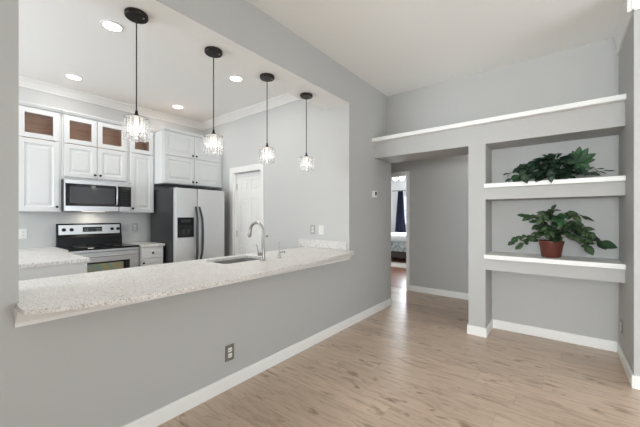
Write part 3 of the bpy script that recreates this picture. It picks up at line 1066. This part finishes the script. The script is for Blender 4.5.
def make_pendant(y, label):
    r_ = thing('pendant_light', label, 'pendant light', (PX, y, 1.805), 'crystal pendant lights over the counter')
    MB().lathe(PX, y, [(0.0, -0.001), (0.068, -0.001), (0.070, -0.006), (0.070, -0.02), (0.064, -0.028), (0.0, -0.028)], 36, 'Z', SOF).build('canopy', BRONZE, r_, True)
    MB().lathe(PX + 0.035, y + 0.03, [(0.0, -0.034), (0.005, -0.034), (0.006, -0.027), (0.0, -0.027)], 10, 'Z', SOF).build('screw', NICKEL, r_, True)
    MB().tube([(PX, y, 1.985), (PX, y, SOF - 0.027)], 0.0042, 8).build('cord', CORD, r_, True)
    MB().lathe(PX, y, [(0.0, 2.0), (0.007, 2.0), (0.009, 1.985), (0.012, 1.975), (0.022, 1.962), (0.032, 1.956), (0.034, 1.948), (0.0, 1.946)], 28).build('socket_cap', BRONZE, r_, True)
    fr = MB()
    fr.lathe(PX, y, [(0.030, 1.945), (0.075, 1.945), (0.075, 1.949), (0.030, 1.949)], 36)
    fr.build('top_ring', NICKEL, r_, True)
    fr = MB()
    n_ = 40
    pr_ = [(PX + 0.062 * math.cos(2 * math.pi * k_ / n_), y + 0.062 * math.sin(2 * math.pi * k_ / n_), 1.838) for k_ in range(n_ + 1)]
    fr.tube(pr_, 0.0022, 6)
    fr.build('lower_ring', NICKEL, r_, True)
    MB().lathe(PX, y, [(0.0, 1.84), (0.012, 1.843), (0.022, 1.858), (0.024, 1.872), (0.018, 1.895), (0.012, 1.915), (0.012, 1.945), (0.0, 1.946)], 20).build('bulb', BULB, r_, True)
    first = None
    for k_ in range(16):
        a = 2 * math.pi * k_ / 16
        if first is None:
            p_ = MB()
            p_.prism([(PX + 0.060, y - 0.0105), (PX + 0.072, y - 0.0105), (PX + 0.077, y), (PX + 0.072, y + 0.0105), (PX + 0.060, y + 0.0105), (PX + 0.056, y)], 1.812, 1.944, 'XY')
            first = p_.build('crystal_prism', CRYSTAL, r_)
            first['label'] = 'clear crystal bar'
        else:
            c_ = first.copy()
            COL.objects.link(c_)
            c_.parent = r_
            c_.rotation_euler = (0, 0, a)
            if k_ % 2:
                c_.location.z -= 0.008
    ld = bpy.data.lights.new('pendant_bulb', 'POINT')
    ld.energy = 1.9
    ld.color = (1.0, 0.93, 0.83)
    ld.shadow_soft_size = 0.008
    lo = bpy.data.objects.new('pendant_bulb', ld)
    COL.objects.link(lo)
    lo.parent = r_
    lo.location = (0, 0, 0.065)
    return r_


pend = make_pendant(0.849, 'crystal pendant light hanging nearest, in front of the glass cabinet doors')


def copy_tree(src, loc, label):
    r_ = src.copy()
    COL.objects.link(r_)
    r_.location = loc
    r_['label'] = label
    for ch in src.children:
        c_ = ch.copy()
        COL.objects.link(c_)
        c_.parent = r_
        for g_ in ch.children:
            d_ = g_.copy()
            COL.objects.link(d_)
            d_.parent = c_
    return r_


copy_tree(pend, (PX, 1.422, 1.805), 'crystal pendant light second from the left, in front of the cabinet over the fridge')
copy_tree(pend, (PX, 1.996, 1.805), 'crystal pendant light third from the left, just right of the panel door')
copy_tree(pend, (PX, 2.570, 1.805), 'farthest crystal pendant light, nearest the right end of the opening')


def make_downlight(x, y, label):
    r_ = thing('recessed_downlight', label, 'downlight', (x, y, HK - 0.008), 'recessed kitchen downlights')
    MB().lathe(x, y, [(0.066, -0.001), (0.088, -0.001), (0.085, -0.007), (0.070, -0.008), (0.066, -0.004)], 36, 'Z', HK).build('trim_ring', PLATEW, r_, True)
    MB().lathe(x, y, [(0.0, -0.001), (0.068, -0.001), (0.068, -0.0055), (0.0, -0.006)], 36, 'Z', HK).build('lens', LENS, r_, True)
    ld = bpy.data.lights.new('downlight_glow', 'AREA')
    ld.shape = 'DISK'
    ld.size = 0.13
    ld.energy = 3.6
    ld.color = (1.0, 0.965, 0.915)
    lo = bpy.data.objects.new('downlight_glow', ld)
    COL.objects.link(lo)
    lo.parent = r_
    lo.location = (0, 0, -0.004)
    return r_


dlr = make_downlight(-3.09, 0.99, 'round ceiling downlight nearest the first pendant, front left of four')
copy_tree(dlr, (-4.58, 1.07, HK - 0.008), 'round ceiling downlight above the glass cabinet doors, back left of four')
copy_tree(dlr, (-4.58, 2.335, HK - 0.008), 'round ceiling downlight in front of the fridge cabinet, back right of four')
copy_tree(dlr, (-3.09, 2.29, HK - 0.008), 'round ceiling downlight close behind the opening header, front right of four')

# unseen hall ceiling lamp added to brighten the hall
r = thing('added_hall_lamp', 'unseen round lamp added to brighten the hall', 'ceiling lamp', (-0.9, 4.7, 2.5))
MB().lathe(-0.9, 4.7, [(0.0, -0.09), (0.08, -0.08), (0.14, -0.04), (0.15, -0.01), (0.15, -0.001)], 28, 'Z', 2.6).build('diffuser', emit('added_hall_glow', (1, 0.97, 0.93, 1), 9), r, True)

# ------------------------------------------------------------------ plants


def leaf(fo, base, d, up, L, w, fold=0.25, droop=0.3, heart=True):
    bm, uvl = fo.bm, fo.uv
    d = Vector(d).normalized()
    up = Vector(up)
    side = d.cross(up)
    if side.length < 1e-3:
        side = d.orthogonal()
    side.normalize()
    nrm = side.cross(d).normalized()
    prof = [0.28, 0.86, 1.0, 0.92, 0.72, 0.42, 0.0] if heart else [0.12, 0.5, 0.82, 1.0, 0.9, 0.55, 0.0]
    rows_ = []
    n = len(prof)
    for i, p_ in enumerate(prof):
        s_ = i / (n - 1)
        c = Vector(base) + d * (L * s_) - nrm * (droop * L * s_ * s_)
        row = []
        for j in (-1, -0.5, 0, 0.5, 1):
            back = -0.10 * L * abs(j) if (heart and i == 0) else 0
            row.append((bm.verts.new(c + side * (j * p_ * w / 2) + nrm * (abs(j) * p_ * w * fold * 0.5) + d * back), (0.5 + j * 0.5, s_)))
        rows_.append(row)
    for a, b_ in zip(rows_, rows_[1:]):
        for j in range(4):
            q = (a[j], a[j + 1], b_[j + 1], b_[j])
            try:
                f = bm.faces.new([v for v, _ in q])
            except ValueError:
                continue
            f.smooth = True
            f.material_index = fo.mi
            for lp, (_, uv) in zip(f.loops, q):
                lp[uvl].uv = uv


class Foliage:
    def __init__(s):
        s.bm = bmesh.new()
        s.uv = s.bm.loops.layers.uv.new('UVMap')
        s.mi = 0

    def build(s, name, mats, parent):
        o0 = Vector(parent['_o'])
        for v in s.bm.verts:
            v.co -= o0
        me = bpy.data.meshes.new(name)
        s.bm.to_mesh(me)
        s.bm.free()
        for m_ in mats:
            me.materials.append(m_)
        o = bpy.data.objects.new(name, me)
        COL.objects.link(o)
        o.parent = parent
        return o


def bez(a, b_, c, n):
    a, b_, c = Vector(a), Vector(b_), Vector(c)
    return [a * (1 - s_) ** 2 + b_ * 2 * s_ * (1 - s_) + c * s_ * s_ for s_ in (i / n for i in range(n + 1))]


def clampv(p, ylo, yhi, zlo, zhi):
    return Vector((p.x, min(max(p.y, ylo), yhi), min(max(p.z, zlo), zhi)))


def sprout(fol, stems, a, mid, tip, nl, L, w, rnd, t0=0.25, spread=1.0, heart=True, lim=None):
    pts_ = bez(a, mid, tip, 14)
    stems.tube(pts_, [0.004 - 0.0022 * i / 14 for i in range(15)], 6)
    for k_ in range(nl):
        s_ = t0 + (1 - t0) * (k_ + 0.5) / nl
        i = min(13, int(s_ * 14))
        p_ = pts_[i].lerp(pts_[i + 1], s_ * 14 - i)
        ax = (pts_[i + 1] - pts_[i]).normalized()
        side = ax.cross(Vector((0, 0, 1)))
        if side.length < 0.05:
            side = Vector((1, 0, 0))
        side.normalize()
        sg = 1 if k_ % 2 else -1
        dv_ = ax * rnd.uniform(0.2, 0.8) + side * sg * spread * rnd.uniform(0.4, 1.0) + Vector((0, -0.35, rnd.uniform(-0.5, 0.35)))
        up_ = Vector((rnd.uniform(-0.5, 0.5), rnd.uniform(-1.0, -0.3), rnd.uniform(0.4, 1.0)))
        LL = L * rnd.uniform(0.75, 1.15)
        e_ = p_ + dv_.normalized() * LL
        if lim:
            if e_.z < lim[0]:
                dv_.z += (lim[0] - e_.z) / LL * dv_.length * 1.4
            if e_.y > lim[1]:
                dv_.y -= (e_.y - lim[1]) / LL * dv_.length * 1.4
        leaf(fol, p_, dv_, up_, LL, w * rnd.uniform(0.8, 1.15), rnd.uniform(0.1, 0.4), rnd.uniform(0.0, 0.3), heart)
    leaf(fol, pts_[-1], pts_[-1] - pts_[-3] + Vector((0, -0.02, 0)), (0, -0.8, 0.6), L, w, 0.2, 0.15, heart)


# lower niche: potted trailing plant
rnd = random.Random(11)
px_, py_ = -0.085, 3.86
r = thing('potted_plant', 'trailing variegated plant in a red brown pot on the lower niche shelf', 'plant', (px_, py_, 0.893))
pot = MB().lathe(px_, py_, [(0.0, 0.0), (0.074, 0.0), (0.080, 0.006), (0.097, 0.12), (0.101, 0.126), (0.104, 0.13), (0.105, 0.162), (0.098, 0.164), (0.096, 0.14), (0.0, 0.14)], 40, 'Z', 0.894).build('pot', POT, r, True)
MB().lathe(px_, py_, [(0.0, 0.148), (0.06, 0.15), (0.094, 0.143), (0.094, 0.139), (0.0, 0.138)], 28, 'Z', 0.894).build('soil', SOIL, r, True)
fol, stm = Foliage(), MB()
c0 = (px_, py_, 1.03)
lim = (0.93, 4.03)
spr = [((-0.24, 3.80, 1.17), (-0.405, 3.78, 1.03), 8, .058, .050), ((-0.22, 3.84, 1.12), (-0.345, 3.76, 0.99), 7, .055, .047), ((-0.17, 3.74, 1.28), (-0.29, 3.74, 1.30), 5, .082, .05),
       ((-0.15, 3.70, 1.36), (-0.25, 3.72, 1.29), 6, .085, .05), ((-0.08, 3.75, 1.42), (-0.15, 3.68, 1.28), 8, .09, .06), ((-0.05, 3.72, 1.41), (-0.02, 3.66, 1.26), 9, .09, .062),
       ((0.0, 3.78, 1.42), (0.09, 3.76, 1.30), 8, .085, .055), ((-0.08, 3.9, 1.44), (-0.08, 3.88, 1.36), 4, .08, .04), ((0.05, 3.82, 1.33), (0.19, 3.74, 1.15), 10, .082, .064),
       ((0.08, 3.78, 1.27), (0.26, 3.74, 1.06), 11, .08, .064), ((0.09, 3.70, 1.20), (0.18, 3.66, 1.02), 9, .082, .068), ((0.0, 3.68, 1.22), (0.08, 3.64, 1.12), 9, .085, .066),
       ((-0.15, 3.70, 1.20), (-0.21, 3.68, 1.10), 6, .075, .055), ((-0.08, 3.68, 1.28), (-0.1, 3.66, 1.15), 9, .085, .064), ((0.06, 3.9, 1.38), (0.16, 3.92, 1.30), 3, .10, .03),
       ((0.02, 3.9, 1.28), (0.12, 3.9, 1.2), 9, .09, .07), ((-0.1, 3.86, 1.25), (-0.18, 3.86, 1.2), 9, .09, .066), ((-0.05, 3.86, 1.3), (-0.03, 3.84, 1.24), 10, .09, .07),
       ((0.05, 3.76, 1.25), (0.12, 3.72, 1.17), 10, .08, .064), ((-0.05, 3.72, 1.2), (-0.05, 3.70, 1.10), 9, .075, .06), ((-0.1, 3.78, 1.2), (-0.14, 3.74, 1.14), 9, .08, .06)]
for i, (md, tp, nl, L, w) in enumerate(spr):
    fol.mi = 1 if i in (2, 5) else 0
    sprout(fol, stm, c0, md, tp, nl, L, w, rnd, 0.4, 1.0, True, lim)
# large leaf at the right tip
fol.mi = 1
stm.tube(bez((0.24, 3.74, 1.08), (0.27, 3.73, 1.09), (0.30, 3.73, 1.06), 8), 0.002, 6)
leaf(fol, (0.275, 3.73, 1.06), (0.9, -0.2, -0.25), (0.1, -0.9, 0.5), 0.115, 0.085, 0.15, 0.1)
leaf(fol, (-0.365, 3.78, 1.07), (-0.8, -0.2, -0.5), (0.0, -0.9, 0.4), 0.07, 0.065, 0.15, 0.1)
stm.build('stems', STEM, r, True)
fol.build('foliage', (LEAF, LEAFB), r)

# upper niche: trailing greenery lying along the shelf
rnd = random.Random(23)
r = thing('trailing_plant', 'long low mass of dark green foliage on the upper niche shelf', 'plant', (-0.05, 3.84, 1.648))
fol, stm = Foliage(), MB()
lim = (1.66, 4.03)
ca = (-0.02, 3.86, 1.655)
spr = [((-0.25, 3.78, 1.80), (-0.43, 3.74, 1.75), 10, .07, .022), ((-0.22, 3.72, 1.78), (-0.40, 3.70, 1.69), 12, .075, .04), ((-0.2, 3.80, 1.90), (-0.34, 3.76, 1.79), 11, .085, .065),
       ((-0.16, 3.74, 1.88), (-0.28, 3.70, 1.76), 12, .09, .075), ((-0.1, 3.78, 1.93), (-0.21, 3.74, 1.84), 11, .095, .075), ((-0.06, 3.76, 1.97), (-0.15, 3.74, 1.86), 9, .07, .035),
       ((-0.03, 3.78, 1.97), (-0.08, 3.74, 1.89), 9, .07, .045), ((-0.02, 3.74, 1.88), (-0.03, 3.70, 1.80), 10, .085, .065), ((0.03, 3.76, 1.92), (0.04, 3.72, 1.85), 10, .085, .065),
       ((0.02, 3.70, 1.80), (-0.06, 3.66, 1.72), 10, .09, .07), ((-0.12, 3.68, 1.78), (-0.22, 3.66, 1.70), 11, .09, .075), ((0.08, 3.74, 1.80), (0.13, 3.70, 1.72), 12, .08, .05),
       ((0.1, 3.8, 1.74), (0.22, 3.76, 1.69), 12, .07, .032), ((0.14, 3.82, 1.72), (0.31, 3.78, 1.71), 8, .07, .018), ((0.12, 3.86, 1.76), (0.25, 3.82, 1.74), 7, .07, .018),
       ((-0.1, 3.72, 1.75), (-0.16, 3.70, 1.68), 12, .085, .07), ((-0.2, 3.74, 1.76), (-0.32, 3.70, 1.69), 12, .085, .07), ((0.0, 3.74, 1.76), (0.02, 3.70, 1.69), 12, .085, .065),
       ((-0.18, 3.84, 1.82), (-0.26, 3.84, 1.78), 10, .09, .075), ((-0.08, 3.84, 1.85), (-0.1, 3.84, 1.80), 10, .09, .075), ((0.04, 3.84, 1.82), (0.09, 3.84, 1.78), 10, .085, .065)]
for i, (md, tp, nl, L, w) in enumerate(spr):
    sprout(fol, stm, ca, md, tp, nl, L, w, rnd, 0.3, 1.0, w > 0.05, lim)
fol.mi = 1
hub = (0.11, 3.73, 1.80)
stm.tube(bez(ca, (0.07, 3.82, 1.76), hub, 10), 0.004, 6)
for dx, dz, L, ww in ((-0.3, 1, .12, .055), (0.12, 1, .15, .062), (0.55, 0.85, .15, .06), (0.95, 0.5, .15, .062), (1.0, 0.12, .13, .055), (0.8, -0.5, .11, .062), (0.15, -1, .10, .06), (-0.7, 0.2, .10, .06)):
    leaf(fol, hub, (dx, -0.25, dz), (rnd.uniform(-.3, .3), -1, rnd.uniform(-.1, .4)), L, ww, 0.3, 0.15, False)
leaf(fol, (-0.37, 3.69, 1.72), (-0.1, -0.4, -0.7), (0, -1, 0.5), 0.085, 0.07, 0.2, 0.2)
fol.mi = 0
leaf(fol, (-0.085, 3.635, 1.73), (0.05, -0.25, -1), (0, -1, 0.1), 0.12, 0.065, 0.2, 0.05)
leaf(fol, (-0.30, 3.64, 1.71), (0.3, -0.3, -0.8), (0, -1, 0.2), 0.10, 0.07, 0.2, 0.05)
stm.build('stems', STEM, r, True)
fol.build('foliage', (LEAFD, LEAFB), r)

# ------------------------------------------------------------------ room beyond the doorway
r = thing('bed', 'bed with white sheet and blue grey quilt in the room beyond the hall', 'bed', (-3.9, 9.1, 0))
mm = MB()
mm.box(-4.65, -2.9, 8.25, 8.33, 0.12, 0.36, 0.006, 1)
mm.box(-4.65, -4.57, 8.33, 10.1, 0.2, 0.36)
mm.box(-2.98, -2.9, 8.33, 10.1, 0.2, 0.36)
mm.build('frame', DARKW, r)
for x in (-4.61, -2.94):
    for y in (8.29, 10.05):
        B(x - 0.035, x + 0.035, y - 0.035, y + 0.035, 0, 0.2).build('leg', DARKW, r)
B(-4.6, -2.95, 8.28, 10.08, 0.36, 0.62, 0.04, 3).build('mattress', SHEET, r, True)
q = MB().box(-4.66, -2.89, 8.215, 9.1, 0.30, 0.60, 0.03, 3).build('quilt', QUILT, r, True)
MB().box(-4.67, -2.88, 8.20, 9.95, 0.59, 0.755, 0.06, 4).build('duvet', SHEET, r, True)
tag(B(-4.5, -2.7, 7.35, 8.1, 0.001, 0.014, 0.004, 1).build('rug', RUG), 'pale rug on the brown floor in front of the bed', 'rug')
r = thing('curtain', 'dark navy curtain hanging beside the bedroom window', 'curtain', (-4.47, 10.2, 0.0))
t = bmesh.new()
rows_ = []
NZ, NX = 8, 48
for i in range(NZ + 1):
    s_ = i / NZ
    z = 0.005 + (2.18 - 0.005) * s_
    hw = 0.26 - 0.17 * s_
    rows_.append([t.verts.new((-4.44 + hw * (2 * j / NX - 1), 10.2 + 0.03 * math.sin(j / NX * math.pi * 10), z)) for j in range(NX + 1)])
for a, b_ in zip(rows_, rows_[1:]):
    for j in range(NX):
        t.faces.new((a[j], a[j + 1], b_[j + 1], b_[j]))
bmesh.ops.solidify(t, geom=t.faces[:], thickness=0.006)
mb = MB()
mb._merge(t)
mb.build('drape', NAVY, r, True)
MB().tube([(-4.75, 10.2, 2.2), (-2.85, 10.2, 2.2)], 0.012, 10).build('rod', DARKW, r, True)
r = thing('ceiling_lamp', 'ceiling lamp with two glowing globes seen through the hall doorway', 'ceiling lamp', (-3.31, 7.5, 2.2))
MB().lathe(-3.31, 7.5, [(0.0, -0.03), (0.06, -0.028), (0.075, -0.001), (0.0, -0.001)], 24, 'Z', 2.7).build('canopy', NICKEL, r, True)
mm = MB().tube([(-3.31, 7.5, 2.40), (-3.31, 7.5, 2.68)], 0.012, 10)
mm.tube([(-3.39, 7.47, 2.36), (-3.31, 7.5, 2.40), (-3.23, 7.53, 2.36)], 0.009, 8)
mm.build('stem', NICKEL, r, True)
for x, y in ((-3.39, 7.46), (-3.235, 7.53)):
    MB().lathe(x, y, [(0.0, -0.068)] + [(0.068 * math.sin(math.radians(a)), -0.068 * math.cos(math.radians(a))) for a in range(15, 166, 15)] + [(0.0, 0.068)], 24, 'Z', 2.29).build('globe', GLOBE, r, True)

# unseen windows of front room and kitchen, placed and sized for their light
for nm, fr_, lab in (('unseen_window_2', [(-0.45, 1.05, -6.08, -6.04, 0.5, 0.56), (-0.45, 1.05, -6.08, -6.04, 2.54, 2.6), (-0.45, -0.39, -6.08, -6.04, 0.56, 2.54), (0.99, 1.05, -6.08, -6.04, 0.56, 2.54), (0.27, 0.33, -6.08, -6.04, 0.56, 2.54)], 'unseen window behind the viewpoint, shaped for the light'),
                     ('unseen_window_3', [(4.54, 4.58, 0.6, 2.9, 0.4, 0.46), (4.54, 4.58, 0.6, 2.9, 2.49, 2.55), (4.54, 4.58, 0.6, 0.66, 0.46, 2.49), (4.54, 4.58, 2.84, 2.9, 0.46, 2.49), (4.54, 4.58, 1.72, 1.78, 0.46, 2.49)], 'unseen window in the side wall, added for light'),
                     ('unseen_window_4', [(-4.9, -2.6, -2.18, -2.14, 0.85, 0.91), (-4.9, -2.6, -2.18, -2.14, 2.29, 2.35), (-4.9, -4.84, -2.18, -2.14, 0.91, 2.29), (-2.66, -2.6, -2.18, -2.14, 0.91, 2.29)], 'unseen kitchen window placed for its light')):
    mm = MB()
    for a in fr_:
        mm.box(*a)
    struct(mm.build(nm, TRIM), lab, 'window')

# build-time bookkeeping is not part of the scene
for o in bpy.data.objects:
    if '_o' in o:
        del o['_o']
